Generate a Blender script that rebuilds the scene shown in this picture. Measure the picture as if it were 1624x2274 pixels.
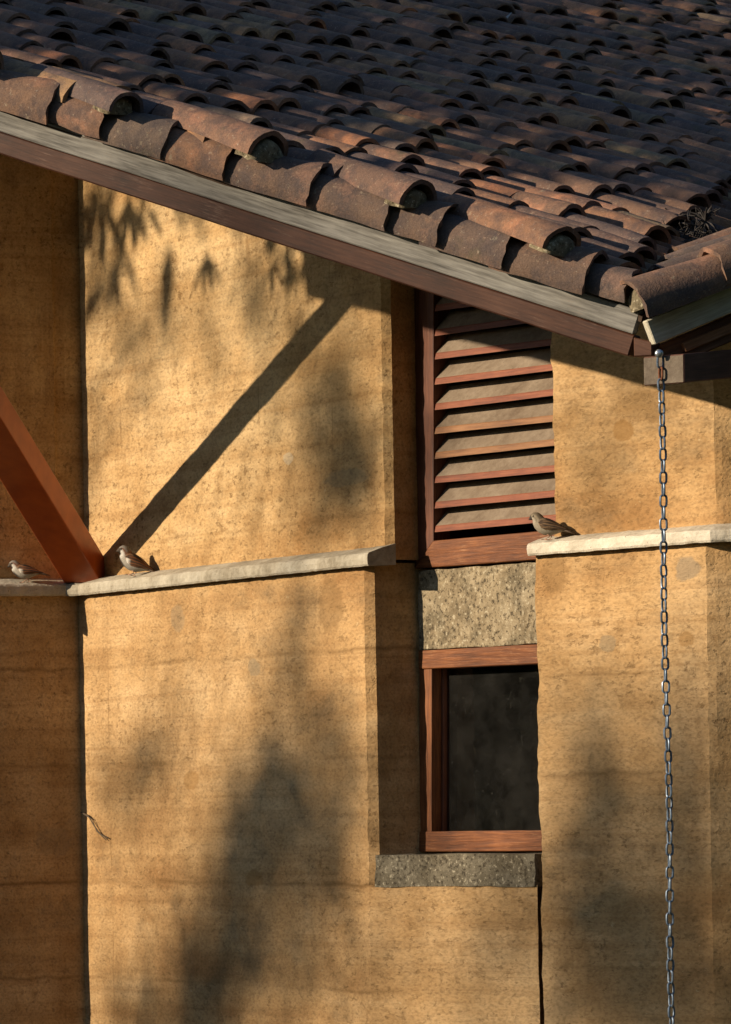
import bpy, bmesh, math, random
from mathutils import Vector, Matrix, noise
R = math.radians
random.seed(7)
scene = bpy.context.scene
col = scene.collection
for o in list(bpy.data.objects): bpy.data.objects.remove(o)

# ------------------------------------------------------------------ camera
F, PX, PY, ROLL, EYE = 11000.0, 812.0, 1780.0, R(1.03), 1.6     # survey units: a 1624 x 2274 frame
cam = bpy.data.cameras.new('camera'); cam_o = bpy.data.objects.new('camera', cam); col.objects.link(cam_o)
cam.sensor_fit = 'HORIZONTAL'; cam.sensor_width = 36; cam.lens = 36*F/1624; cam.shift_y = (PY-1137)/1624
scene.cycles.max_bounces = 4; scene.cycles.diffuse_bounces = 2; scene.cycles.glossy_bounces = 2; scene.cycles.transparent_max_bounces = 6
cam.clip_start = .1; cam.clip_end = 500
cr, sr = math.cos(ROLL), math.sin(ROLL)
cam_o.matrix_world = Matrix(((cr, sr, 0, 0), (0, 0, -1, 0), (-sr, cr, 0, EYE), (0, 0, 0, 1)))
scene.camera = cam_o

# ------------------------------------------------------------------ light
SUN = Vector((1, .30, -.374)).normalized()                        # direction the light travels
TO = -SUN
world = bpy.data.worlds.new('World'); scene.world = world; world.use_nodes = True
wn = world.node_tree.nodes; wl = world.node_tree.links
sky = wn.new('ShaderNodeTexSky'); sky.sky_type = 'NISHITA'; sky.sun_disc = False
sky.sun_elevation = math.asin(TO.z); sky.sun_rotation = math.atan2(TO.x, TO.y)
sky.air_density = 1.3; sky.dust_density = .4; sky.ozone_density = 4.0
wn['Background'].inputs[1].default_value = .075
wl.new(sky.outputs[0], wn['Background'].inputs[0])
sl = bpy.data.lights.new('sun', 'SUN'); sl.energy = 5.0; sl.angle = R(.53); sl.color = (1, .83, .60)
sun_o = bpy.data.objects.new('sun', sl); col.objects.link(sun_o)
sun_o.rotation_euler = SUN.to_track_quat('-Z', 'Y').to_euler(); sun_o.location = (-20, 10, 12)
scene.view_settings.view_transform = 'Standard'; scene.view_settings.look = 'None'
scene.view_settings.exposure = .54; scene.view_settings.gamma = 1

# ------------------------------------------------------------------ survey helpers
def V(*a): return Vector(a)
def ray(px, py):
    u, v = px-PX, PY-py
    return V((u*cr+v*sr)/F, 1, (-u*sr+v*cr)/F)
CAM = V(0, 0, EYE)
def at(px, py, Y): return CAM + ray(px, py)*Y
def on(px, py, P, n):                                            # ray meets a plane
    d = ray(px, py); return CAM + d*((P-CAM).dot(n)/d.dot(n))
def proj(P):
    d = P-CAM; x, z = d.x/d.y*F, d.z/d.y*F
    return PX + x*cr - z*sr, PY - (x*sr + z*cr)
def plan(phi): return V(math.cos(R(phi)), -math.sin(R(phi)), 0)
def left_of(d): return V(-d.y, d.x, 0)

# ------------------------------------------------------------------ object helpers
def link(o, parent=None):
    col.objects.link(o)
    if parent is not None: o.parent = parent
    return o
def mesh_obj(name, verts, faces, mats, parent=None, smooth=False, mi=None):
    me = bpy.data.meshes.new(name); me.from_pydata([tuple(v) for v in verts], [], faces)
    for m in (mats if isinstance(mats, (list, tuple)) else [mats]): me.materials.append(m)
    if mi: me.polygons.foreach_set('material_index', mi)
    if smooth: me.polygons.foreach_set('use_smooth', [True]*len(me.polygons))
    me.update()
    return link(bpy.data.objects.new(name, me), parent)
def tag(o, label=None, cat=None, group=None, kind=None):
    if label: o['label'] = label
    if cat: o['category'] = cat
    if group: o['group'] = group
    if kind: o['kind'] = kind
    return o
def empty(name, loc=(0, 0, 0)):
    o = bpy.data.objects.new(name, None); o.location = loc; return link(o)
def bevel(o, w=.004, seg=2):
    m = o.modifiers.new('bevel', 'BEVEL'); m.width = w; m.segments = seg; m.limit_method = 'ANGLE'; return o
def rough(o, amp=.002, cut=0, freq=20):
    """subdivide and jitter so edges are not ruler-straight"""
    bm = bmesh.new(); bm.from_mesh(o.data)
    if cut: bmesh.ops.subdivide_edges(bm, edges=bm.edges[:], cuts=cut, use_grid_fill=True)
    for v in bm.verts:
        n = noise.noise_vector(v.co*freq); v.co += n*amp
    bm.to_mesh(o.data); bm.free(); return o
def prism(name, A, B, up, hgt, thick, mat, parent, nrm, segs=1, drop=0):
    """board from A to B (top outer edge), height hgt along -up, thickness thick along -nrm"""
    vs = []; fs = []
    for i in range(segs+1):
        P = A.lerp(B, i/segs)
        vs += [P, P-up*hgt, P-up*hgt-nrm*thick, P-nrm*thick]
    for i in range(segs):
        k = i*4
        for j in range(4): fs.append((k+j, k+(j+1) % 4, k+4+(j+1) % 4, k+4+j))
    fs += [(3, 2, 1, 0), (segs*4, segs*4+1, segs*4+2, segs*4+3)]
    return mesh_obj(name, vs, fs, mat, parent)
def box8(name, c, mat, parent):
    """c: 4 front corners (bl, br, tr, tl) then the same 4 at the back"""
    return mesh_obj(name, c, [(0, 1, 2, 3), (5, 4, 7, 6), (4, 0, 3, 7), (1, 5, 6, 2), (3, 2, 6, 7), (4, 5, 1, 0)], mat, parent)
def tube(path, rad, n=8, closed=False):
    vs, fs = [], []; m = len(path)
    for i, P in enumerate(path):
        P = Vector(P)
        if closed: t = (Vector(path[(i+1) % m])-Vector(path[i-1])).normalized()
        else: t = (Vector(path[min(i+1, m-1)])-Vector(path[max(i-1, 0)])).normalized()
        ref = V(0, 0, 1) if abs(t.z) < .9 else V(0, 1, 0)
        if closed: ref = V(0, 1, 0)
        a = t.cross(ref).normalized(); b_ = t.cross(a)
        r = rad[i] if isinstance(rad, (list, tuple)) else rad
        vs += [P + (a*math.cos(2*math.pi*k/n)+b_*math.sin(2*math.pi*k/n))*r for k in range(n)]
    for i in range(m if closed else m-1):
        j = (i+1) % m
        for k in range(n): fs.append((i*n+k, i*n+(k+1) % n, j*n+(k+1) % n, j*n+k))
    if not closed: fs += [tuple(range(n-1, -1, -1)), tuple((m-1)*n+k for k in range(n))]
    return vs, fs
def merge(parts):
    vs, fs = [], []
    for v, f in parts:
        k = len(vs); vs += v; fs += [tuple(i+k for i in q) for q in f]
    return vs, fs

# ------------------------------------------------------------------ materials
class Mat:
    def __init__(s, name, rough=.85, spec=.25):
        s.m = bpy.data.materials.new(name); s.m.use_nodes = True; s.t = s.m.node_tree
        s.b = s.t.nodes['Principled BSDF']; s.b.inputs['Roughness'].default_value = rough
        s.b.inputs['Specular IOR Level'].default_value = spec
    def n(s, ty, out=0, **kw):
        nd = s.t.nodes.new('ShaderNode'+ty)
        for k, v in kw.items():
            if k.startswith('_'): setattr(nd, k[1:], v)
            else:
                key = int(k[1:]) if k[0] == 'i' and k[1:].isdigit() else k.replace('0', ' ')
                if isinstance(v, bpy.types.NodeSocket): s.t.links.new(v, nd.inputs[key])
                else: nd.inputs[key].default_value = v
        return nd.outputs[out]
    def pos(s): return s.n('NewGeometry')
    def obj(s): return s.n('TexCoord', 3)
    def map(s, v, sc): return s.n('Mapping', i0=v, i3=sc)
    def noise(s, v, sc, det=5, ro=.6): return s.n('TexNoise', Vector=v, Scale=sc, Detail=det, Roughness=ro)
    def math(s, op, a, b=0., c=0.): return s.n('Math', _operation=op, i0=a, i1=b, i2=c)
    def ramp(s, f, stops, interp='LINEAR'):
        nd = s.t.nodes.new('ShaderNodeValToRGB'); s.t.links.new(f, nd.inputs[0]); e = nd.color_ramp.elements
        nd.color_ramp.interpolation = interp
        while len(e) < len(stops): e.new(.5)
        for i, (p, c) in enumerate(stops):
            e[i].position = p; c = (c, c, c) if isinstance(c, (int, float)) else c; e[i].color = (*c[:3], 1)
        return nd.outputs[0]
    def mix(s, f, a, b, mode='MIX'):
        nd = s.t.nodes.new('ShaderNodeMix'); nd.data_type = 'RGBA'; nd.blend_type = mode
        for i, v in ((0, f), (6, a), (7, b)):
            if isinstance(v, bpy.types.NodeSocket): s.t.links.new(v, nd.inputs[i])
            else: nd.inputs[i].default_value = v if i == 0 else (*v[:3], 1)
        return nd.outputs[2]
    def bump(s, h, st=.4, d=.01, prev=None):
        nd = s.t.nodes.new('ShaderNodeBump'); nd.inputs['Strength'].default_value = st; nd.inputs['Distance'].default_value = d
        s.t.links.new(h, nd.inputs['Height'])
        if prev is not None: s.t.links.new(prev, nd.inputs['Normal'])
        return nd.outputs[0]
    def done(s, c, nrm=None, ro=None):
        if isinstance(c, bpy.types.NodeSocket): s.t.links.new(c, s.b.inputs['Base Color'])
        else: s.b.inputs['Base Color'].default_value = (*c[:3], 1)
        if nrm is not None: s.t.links.new(nrm, s.b.inputs['Normal'])
        if ro is not None: s.t.links.new(ro, s.b.inputs['Roughness'])
        return s.m

def earth(name, c_lo, c_mid, c_hi, lifts=(), patches=(), pit=.5, streak=.3, vlines=()):
    M = Mat(name, .95, .12); W = M.pos()
    # grain lies flatter along the wall than up it
    P = M.n('VectorMath', _operation='SUBTRACT', i0=W, i1=M.n('VectorMath', _operation='SCALE', i0=(.56, -.83, 0), Scale=M.math('MULTIPLY', M.n('VectorMath', 1, _operation='DOT_PRODUCT', i0=W, i1=(.56, -.83, 0)), .48)))
    big = M.noise(P, 1.5, 3, .6); mid = M.noise(P, 6.5, 5, .68); fine = M.noise(P, 120, 1, .6)
    band = M.noise(M.map(P, (.7, .7, 11)), 1.0, 4, .6)
    f = M.math('MULTIPLY_ADD', big, .40, M.math('MULTIPLY_ADD', mid, .38, M.math('MULTIPLY', band, .22)))
    c = M.ramp(f, [(.37, c_lo), (.48, c_mid), (.60, c_hi)])
    # vertical run-off streaks and horizontal tamping bands
    st = M.ramp(M.noise(M.map(P, (16, 16, .8)), 1, 5, .65), [(.46, 0), (.66, 1)])
    stm = M.math('MULTIPLY', st, M.ramp(M.noise(P, 2.2, 3), [(.45, 0), (.62, streak)]))
    c = M.mix(stm, c, (.20, .105, .040))
    bd = M.ramp(M.noise(M.map(P, (1.2, 1.2, 30)), 1, 4, .7), [(.50, 0), (.70, .5)])
    c = M.mix(bd, c, c_lo)
    # grey grime clouds
    gr = M.ramp(M.noise(P, 4.3, 4, .7), [(.56, 0), (.73, .55)])
    c = M.mix(gr, c, (.17, .125, .075))
    # sandy speckle
    sp = M.ramp(fine, [(.30, .6), (.5, 1), (.72, 1.2)])
    c = M.mix(.55, c, M.mix(1, c, sp, 'MULTIPLY'))
    # pits and rusty freckles, gathered in clusters
    bmid = M.noise(P, 24, 4, .68)
    cl = M.ramp(M.noise(P, 2.9, 3, .6), [(.36, .25), (.60, 1)])
    f40 = M.noise(P, 52, 4, .72)
    pm = M.math('MULTIPLY', M.ramp(f40, [(.565, 0), (.635, 1)]), M.math('MULTIPLY', cl, pit*.85))
    c = M.mix(pm, c, (.135, .072, .026))
    bl = M.math('MULTIPLY', M.ramp(bmid, [(.52, 0), (.68, 1)]), M.math('MULTIPLY', cl, pit*.7))
    c = M.mix(bl, c, (.215, .115, .042))
    c = M.mix(M.ramp(f40, [(.26, .45), (.36, 0)]), c, (.62, .48, .28))
    z = M.n('SeparateXYZ', 2, i0=P)
    hgt = M.math('MULTIPLY_ADD', bmid, .5, M.math('MULTIPLY', fine, .30))
    wob = M.math('MULTIPLY_ADD', M.noise(P, 9, 2, .7), .034, -.017)
    lb = M.ramp(M.noise(M.map(P, (5, 5, .1)), 1, 1), [(.40, .15), (.60, 1)]); vb = M.ramp(M.noise(M.map(P, (1, 1, 4)), 1, 1), [(.42, 0), (.6, 1)]); pn = M.math('MULTIPLY_ADD', M.noise(P, 22, 3, .7), 1.1, -.55)
    for z0, dark, wdt in lifts:
        d = M.math('ABSOLUTE', M.math('SUBTRACT', M.math('ADD', z, wob), z0))
        g = M.ramp(M.math('DIVIDE', d, wdt), [(0, 1), (1, 0)])
        brk = lb
        g = M.math('MULTIPLY', g, brk)
        c = M.mix(M.math('MULTIPLY', g, dark), c, (.15, .08, .03))
        pass
    for (a0, P0, dark, wdt) in vlines:                            # shutter-board joints: lines along z at a station of the wall
        d = M.math('ABSOLUTE', M.n('VectorMath', 1, _operation='DOT_PRODUCT', i0=M.n('VectorMath', _operation='SUBTRACT', i0=W, i1=tuple(P0)), i1=tuple(a0)))
        g = M.ramp(M.math('DIVIDE', d, wdt), [(.25, 1), (1, 0)])
        g = M.math('MULTIPLY', g, vb)
        c = M.mix(M.math('MULTIPLY', g, dark), c, (.15, .08, .03))
    for (pp, rx, rz, pc, st_) in patches:
        dv = M.n('VectorMath', _operation='SUBTRACT', i0=W, i1=tuple(pp))
        dv = M.n('VectorMath', _operation='MULTIPLY', i0=dv, i1=(.55/rx, .55/rx, 1/rz))
        ln = M.n('VectorMath', 1, _operation='LENGTH', i0=dv)
        ln = M.math('ADD', ln, pn)
        c = M.mix(M.ramp(ln, [(.80, st_), (1.0, 0)]), c, pc)
    hgt = M.math('SUBTRACT', hgt, M.math('MULTIPLY', M.ramp(f40, [(.56, 0), (.68, 1)]), .35))
    return M.done(c, M.bump(hgt, .55, .012))

def wood(name, cols, axis, fine=1., grain=.6, rough_=.7, worn=None, spec=.3):
    """grain stretched along a world axis (unit vector)"""
    M = Mat(name, rough_, spec); P = M.pos()
    ax = Vector(axis).normalized()
    dt = M.n('VectorMath', 1, _operation='DOT_PRODUCT', i0=P, i1=tuple(ax))
    al = M.n('VectorMath', _operation='SCALE', i0=tuple(ax), Scale=dt)
    pr = M.n('VectorMath', _operation='SUBTRACT', i0=P, i1=al)
    v = M.n('VectorMath', _operation='ADD', i0=M.n('VectorMath', _operation='SCALE', i0=pr, Scale=150.*fine), i1=M.n('VectorMath', _operation='SCALE', i0=al, Scale=9.*fine))
    g = M.noise(v, 1.0, 6, .62)
    big = M.noise(P, 5, 5, .6)
    f = M.math('MULTIPLY_ADD', g, grain, M.math('MULTIPLY', big, 1-grain))
    c = M.ramp(f, [(.34, cols[0]), (.5, cols[1]), (.66, cols[2])])
    if worn:
        wm = M.ramp(M.math('MULTIPLY_ADD', M.noise(v, 2.0, 4, .7), .6, M.math('MULTIPLY', M.noise(P, 9, 5, .65), .4)), [(worn[1], 0), (worn[1]+.14, worn[2])])
        c = M.mix(wm, c, worn[0])
    return M.done(c, M.bump(g, .35, .004))

def clay(name, island=False, soot=0.):
    M = Mat(name, .88, .18)
    rnd = M.n('NewGeometry', 8) if island else M.n('ObjectInfo', 5)
    P = M.pos() if island else M.pos()
    base = M.ramp(rnd, [(0, (.115, .078, .068)), (.18, (.175, .100, .066)), (.34, (.120, .086, .078)), (.50, (.250, .130, .076)), (.64, (.150, .105, .084)),
                        (.78, (.36, .158, .080)), (.88, (.27, .185, .100)), (.94, (.15, .112, .098)), (1, (.50, .22, .105))])
    if soot: base = M.mix(soot, base, (.120, .085, .066))
    n1 = M.noise(P, 13, 7, .68); n2 = M.noise(P, 45, 5, .65)
    c = M.mix(M.ramp(n1, [(.40, 0), (.62, .68)]), base, (.055, .046, .050))
    c = M.mix(M.ramp(M.noise(P, 8.5, 6, .7), [(.52, 0), (.68, .55)]), c, M.mix(1, base, (2.1, 1.7, 1.5), 'MULTIPLY'))
    c = M.mix(M.ramp(n2, [(.58, 0), (.70, .45)]), c, (.20, .115, .075))
    c = M.mix(M.ramp(M.noise(P, 34, 5, .75), [(.60, 0), (.68, .5)]), c, (.27, .235, .17))
    c = M.mix(M.ramp(M.noise(P, 90, 3, .7), [(.64, 0), (.71, .5)]), c, (.33, .29, .24))
    c = M.mix(M.ramp(M.noise(P, 6, 5, .7), [(.60, 0), (.70, .35)]), c, (.085, .085, .040))
    sp = M.ramp(M.noise(P, 260, 2, .5), [(.3, .65), (.7, 1.25)])
    c = M.mix(.6, c, M.mix(1, c, sp, 'MULTIPLY'))
    h = M.math('ADD', n2, M.math('MULTIPLY', M.noise(P, 150, 3), .5))
    return M.done(c, M.bump(h, .5, .006))

def concrete(name, c0, c1, c2, agg=False):
    M = Mat(name, .92, .2); P = M.pos()
    n1 = M.noise(P, 7, 7, .68); n2 = M.noise(P, 55, 4, .65)
    c = M.ramp(M.math('MULTIPLY_ADD', n1, .7, M.math('MULTIPLY', n2, .3)), [(.34, c0), (.5, c1), (.64, c2)])
    h = M.math('MULTIPLY_ADD', n2, .7, M.math('MULTIPLY', n1, .4))
    if agg:
        g1 = M.noise(P, 75, 3, .7)
        pitm = M.ramp(g1, [(.575, 0), (.635, 1)])
        c = M.mix(M.ramp(M.noise(P, 9, 5, .7), [(.47, 0), (.62, .8)]), c, (.105, .085, .055))
        c = M.mix(M.math('MULTIPLY', pitm, .8), c, (.055, .042, .028))
        c = M.mix(M.ramp(g1, [(.34, .6), (.42, 0)]), c, (.52, .46, .34))
        h = M.math('SUBTRACT', h, M.math('MULTIPLY', pitm, 1.4))
    else:
        c = M.mix(M.ramp(M.noise(P, 110, 3), [(.64, 0), (.70, .7)]), c, (.10, .085, .06))
    return M.done(c, M.bump(h, .6, .008))

def plain(name, c, rough_=.7, spec=.3, metal=0, var=0, sc=40):
    M = Mat(name, rough_, spec); M.b.inputs['Metallic'].default_value = metal
    if var:
        n = M.noise(M.pos(), sc, 5, .65)
        cc = M.ramp(n, [(.32, tuple(x*(1-var) for x in c)), (.68, tuple(min(1, x*(1+var)) for x in c))])
        return M.done(cc, M.bump(n, .25, .003))
    return M.done(c)

# ------------------------------------------------------------------ plan of the place
a, b = plan(61), plan(61-90)                                     # bay wall runs along a, its returns along b
aw = plan(50); nw = V(-math.sin(R(50)), -math.cos(R(50)), 0)     # window plane and right-hand wall
C0 = at(177, 1500, 17.4); C0.z = 0
bL = plan(-22); LE = .37                                           # the left face, up to a corner just outside the frame
SET = .055                                                       # upper wall stands back from the lower one
C0U = C0 + b*SET - a*SET*.9
def onv(px, P, d, py=1400):                                      # pixel column on a vertical plane through P along d, z = 0
    q = on(px, py, P, left_of(d)); q.z = 0; return q
def zat(px, py, P, d): return on(px, py, P, left_of(d)).z
K1a = onv(814, C0, a, 1600); ch = (a+b).normalized()
K1b = onv(838, K1a, ch, 1600)
K2a = onv(851, C0U, a, 950); K2b = onv(873, K2a, ch, 950)
W0 = onv(926, K1b, b, 1600)                                      # window plane starts here
RW = onv(1196, W0, aw, 1600) + nw*.10                            # right wall, lower face
RW = onv(1196, RW, aw, 1600)
RWU = onv(1230, RW - nw*SET, aw, 1000)
rt_d = plan(12)                                                   # last face on the right
RE = onv(1573, RW, aw, 1500); RE2 = onv(1592, RE, ch, 1500)
REU = onv(1588, RW - nw*SET, aw, 1000); REU2 = onv(1604, REU, ch, 1000)
ZL = zat(815, 1256, C0 - b*.03, a)                               # underside of the ledge
ZLR = zat(1215, 1231, RW + nw*.03, aw)

# roof planes
TH, S1 = R(45), R(21.1)
D3 = V(math.cos(S1)*math.sin(TH), -math.cos(S1)*math.cos(TH), -math.sin(S1)); H3 = V(math.cos(TH), math.sin(TH), 0)
N3 = H3.cross(-D3).normalized()
if N3.z < 0: N3 = -N3
V1 = at(1428, 700, 13.95)                                        # foot of the verge, where the valley starts
TV = .378
VERGE = (D3 + H3*TV).normalized()
def z_roof(x, y): return V1.z - (N3.x*(x-V1.x)+N3.y*(y-V1.y))/N3.z
S2 = R(21.5)
b2 = plan(-22)
U2 = V(b2.x*math.cos(S2), b2.y*math.cos(S2), math.sin(S2)); H2 = left_of(b2); N2 = U2.cross(H2).normalized()
if N2.z < 0: N2 = -N2
def z_roof2(x, y): return V1.z - (N2.x*(x-V1.x)+N2.y*(y-V1.y))/N2.z
def z_under(x, y): return max(z_roof(x, y), z_roof2(x, y))

# ------------------------------------------------------------------ ground
gm = Mat('ground_soil', .95, .1); gP = gm.pos()
gc = gm.ramp(gm.noise(gP, 1.3, 8, .65), [(.35, (.055, .045, .022)), (.55, (.045, .060, .022)), (.7, (.035, .055, .018))])
GROUND = gm.done(gc, gm.bump(gm.noise(gP, 20, 6), .6, .03))
tag(mesh_obj('ground', [(-150, -150, 0), (150, -150, 0), (150, 150, 0), (-150, 150, 0)], [(0, 1, 2, 3)], GROUND), kind='structure')

# ------------------------------------------------------------------ house
house = empty('earth_house', tuple(C0)); house.matrix_world = Matrix.Translation(C0)
tag(house, 'ochre rammed earth house with clay tiled roof, concrete ledges and two windows', 'house')
def to_house(o):                                                  # geometry is given in world coordinates
    o.matrix_parent_inverse = Matrix.Translation(-C0); return o
def part(o, parent=None):
    o.parent = parent or house
    if parent is None: o.matrix_parent_inverse = Matrix.Translation(-C0)
    return o

def wall_strip(name, pts, z0, ztop, mat, step=.022, amp=.0035, thick=.16, edge=()):
    """upright sheet of masonry along a plan polyline, thickened inwards"""
    st = []
    for i in range(len(pts)-1):
        A, B = pts[i], pts[i+1]; L = (B-A).length; n = max(1, int(L/step))
        for k in range(n): st.append((A.lerp(B, k/n), i, k == 0 and i > 0))
    st.append((pts[-1], len(pts)-2, False))
    nr = []
    for P, i, cor in st:
        d = (pts[i+1]-pts[i]).normalized(); n = V(d.y, -d.x, 0)
        if cor:
            d0 = (pts[i]-pts[i-1]).normalized(); n = (n + V(d0.y, -d0.x, 0)).normalized()
        nr.append(n)
    vs, fs = [], []
    tops = [ztop(P.x, P.y) if callable(ztop) else ztop for P, _, _ in st]
    nz = int((max(tops)-z0)/step)
    for (P, i, cor), n, zt in zip(st, nr, tops):
        e = min([(P-E).length for E in edge] or [9])
        k = 1 + 1.6*max(0, 1-e/.03)
        for j in range(nz+1):
            z = z0+(zt-z0)*j/nz; q = V(P.x, P.y, z)
            dsp = noise.noise(q*3)*amp*.8 + noise.noise(q*14+V(5, 5, 5))*amp*.7*k + noise.noise(q*45)*amp*.45*k
            vs.append(q + n*dsp)
    m = nz+1
    for i in range(len(st)-1):
        for j in range(nz): fs.append((i*m+j, (i+1)*m+j, (i+1)*m+j+1, i*m+j+1))
    o = part(mesh_obj(name, vs, fs, mat, smooth=True))
    cs_ = {i for i, (P, _, cor) in enumerate(st) if cor}
    sh = o.data.attributes.new('sharp_edge', 'BOOLEAN', 'EDGE')
    for ed in o.data.edges:
        i0, i1 = ed.vertices[0]//m, ed.vertices[1]//m
        if i0 == i1 and i0 in cs_: sh.data[ed.index].value = True
    md = o.modifiers.new('thickness', 'SOLIDIFY'); md.thickness = thick; md.offset = -1; md.use_even_offset = False; md.use_rim = False
    return o

def lz(px, py, P=C0, d=a): return zat(px, py, P, d)
def pp(px, py, P=C0, d=a): return on(px, py, P, left_of(d))
ZS0 = zat(600, 1963, C0, a)
PB = (.30, .165, .06); PG = (.24, .19, .125); PD = (.20, .115, .048)
E_LOW = earth('lower_earth', (.275, .152, .064), (.430, .268, .125), (.550, .370, .195),
              lifts=[(lz(500, 1462), .6, .012), (ZS0, .7, .010), (lz(500, 1690), .35, .012), (lz(500, 2185), .5, .01)],
              patches=[(pp(565, 1482), .025, .032, PG, .55), (pp(735, 1345), .05, .10, PD, .55), (pp(395, 1375), .03, .05, PG, .4),
                       (pp(425, 1735), .035, .03, PB, .6), (pp(565, 1952), .04, .03, PB, .6), (pp(120, 1870, C0, bL), .04, .06, PG, .3)],
              pit=.55, streak=.25, vlines=[(a, pp(240, 1500), .4, .007)])
E_UP = earth('upper_earth', (.305, .172, .070), (.465, .300, .142), (.570, .400, .215),
             lifts=[(lz(500, 1180, C0U), .3, .012), (lz(500, 830, C0U), .2, .02)],
             patches=[(pp(770, 1060, C0U), .09, .03, (.20, .17, .115), .4), (pp(640, 1018, C0U), .02, .02, (.5, .45, .35), .4)],
             pit=.75, streak=.45, vlines=[(a, pp(267, 900, C0U), .5, .010), (a, pp(575, 900, C0U), .35, .006), (a, pp(737, 900, C0U), .45, .006)])
E_RT = earth('side_earth', (.290, .160, .066), (.445, .278, .130), (.555, .375, .200),
             lifts=[(lz(1400, 1494, RW, aw), .4, .010), (lz(1400, 1716, RW, aw), .5, .016), (lz(1400, 1050, RWU, aw), .4, .010), (lz(1400, 2150, RW, aw), .3, .012)],
             patches=[(pp(1385, 957, RWU, aw), .028, .034, PB, .75), (pp(1350, 1430, RW, aw), .022, .030, PG, .55), (pp(1525, 1262, RW, aw), .03, .042, (.26, .20, .135), .75),
                      (pp(1525, 1418, RW, aw), .02, .025, PB, .6), (pp(1232, 1275, RW, aw), .035, .06, PD, .55), (pp(1450, 900, RWU, aw), .09, .05, PD, .35)],
             pit=.6, streak=.3)
top_u = lambda x, y: z_under(x, y) - .10
# lower: far left face, bay face, chamfer, return to the window; below the sill the face runs on to the right-hand wall
ZS = zat(600, 1963, C0, a)
UE = RW - nw*.010 - aw*.030; UW = (UE-K1a).normalized()
wall_strip('wall', [C0-bL*LE-a*1.5, C0-bL*LE, C0, K1a, UE], 0, ZS, E_LOW, edge=())
wall_strip('wall', [C0-bL*LE-a*1.5, C0-bL*LE, C0, K1a, K1b, W0+b*.12], ZS, ZL+.012, E_LOW, edge=(K1a, K1b))
# upper
wall_strip('wall', [C0U-bL*LE-a*1.5, C0U-bL*LE, C0U-bL*.105, C0U-bL*.10-a*.006, C0U-a*.006, K2a, K2b, W0+b*.12], ZL+.02, top_u, E_UP, edge=(K2a, K2b))
# right-hand walls
wall_strip('wall', [RW-nw*.30, RW, RE, RE2, RE2+rt_d*.8], 0, ZLR+.012, E_RT, edge=(RW, RE, RE2))
wall_strip('wall', [RWU-nw*.30, RWU, REU, REU2, REU2+rt_d*.8], ZLR+.02, top_u, E_RT, edge=(RWU, REU, REU2))

# ledges: cast coping with a weathered, outward sloping top
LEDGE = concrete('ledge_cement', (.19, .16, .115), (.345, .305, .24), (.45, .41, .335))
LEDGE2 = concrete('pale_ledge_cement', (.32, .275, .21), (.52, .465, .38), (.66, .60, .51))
def ledge(name, front, back, z, hgt=.040, rise=.030, step=.02, mat=LEDGE):
    st = []
    for i in range(len(front)-1):
        n = max(1, int((front[i+1]-front[i]).length/step))
        for k in range(n): st.append((front[i].lerp(front[i+1], k/n), back[i].lerp(back[i+1], k/n)))
    st.append((front[-1], back[-1]))
    vs, fs = [], []
    for Fp, Bp in st:
        o = (Fp-Bp).normalized(); nn = noise.noise(V(Fp.x, Fp.y, 3)*9)*.004 + noise.noise(V(Fp.x, Fp.y, 9)*30)*.002
        n2 = noise.noise(V(Fp.x, Fp.y, 20)*12)*.003
        prof = [(Bp, z+.004), (Fp-o*.004, z+n2*.6), (Fp, z+.006+n2*.4), (Fp+o*.001, z+hgt*.55), (Fp-o*.001, z+hgt-.006+nn*.6), (Fp-o*.006, z+hgt+nn*.6),
                (Fp.lerp(Bp, .5), z+hgt+rise*.55+nn*.6), (Bp, z+hgt+rise)]
        for q, zz in prof:
            v = V(q.x, q.y, zz); vs.append(v + noise.noise_vector(v*40)*.0022)
    m = 8
    for i in range(len(st)-1):
        for j in range(m-1): fs.append((i*m+j, (i+1)*m+j, (i+1)*m+j+1, i*m+j+1))
        fs.append((i*m+m-1, (i+1)*m+m-1, (i+1)*m, i*m))
    fs += [tuple(range(m)), tuple((len(st)-1)*m+k for k in range(m-1, -1, -1))]
    return part(mesh_obj(name, vs, fs, mat, smooth=False))
PJ = .032
LF = C0 - b*PJ + a*PJ
LEnd = onv(816, LF, a, 1256)
bend = LEnd - LF
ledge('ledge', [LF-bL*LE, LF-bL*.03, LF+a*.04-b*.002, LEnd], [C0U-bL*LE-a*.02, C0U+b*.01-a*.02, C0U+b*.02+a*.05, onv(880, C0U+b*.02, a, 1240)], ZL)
RS = onv(1171, RW+nw*PJ, aw, 1220)
REf = onv(1578, RW+nw*PJ, aw, 1200)
ledge('ledge', [RS, RS+aw*.03, REf, REf+rt_d*.8+ch*.02], [RWU-nw*.02-aw*.055, RWU-nw*.02-aw*.03, REU-nw*.02, REU2+rt_d*.8+V(.01, .02, 0)], ZLR, .036, .026, mat=LEDGE2)

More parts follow.
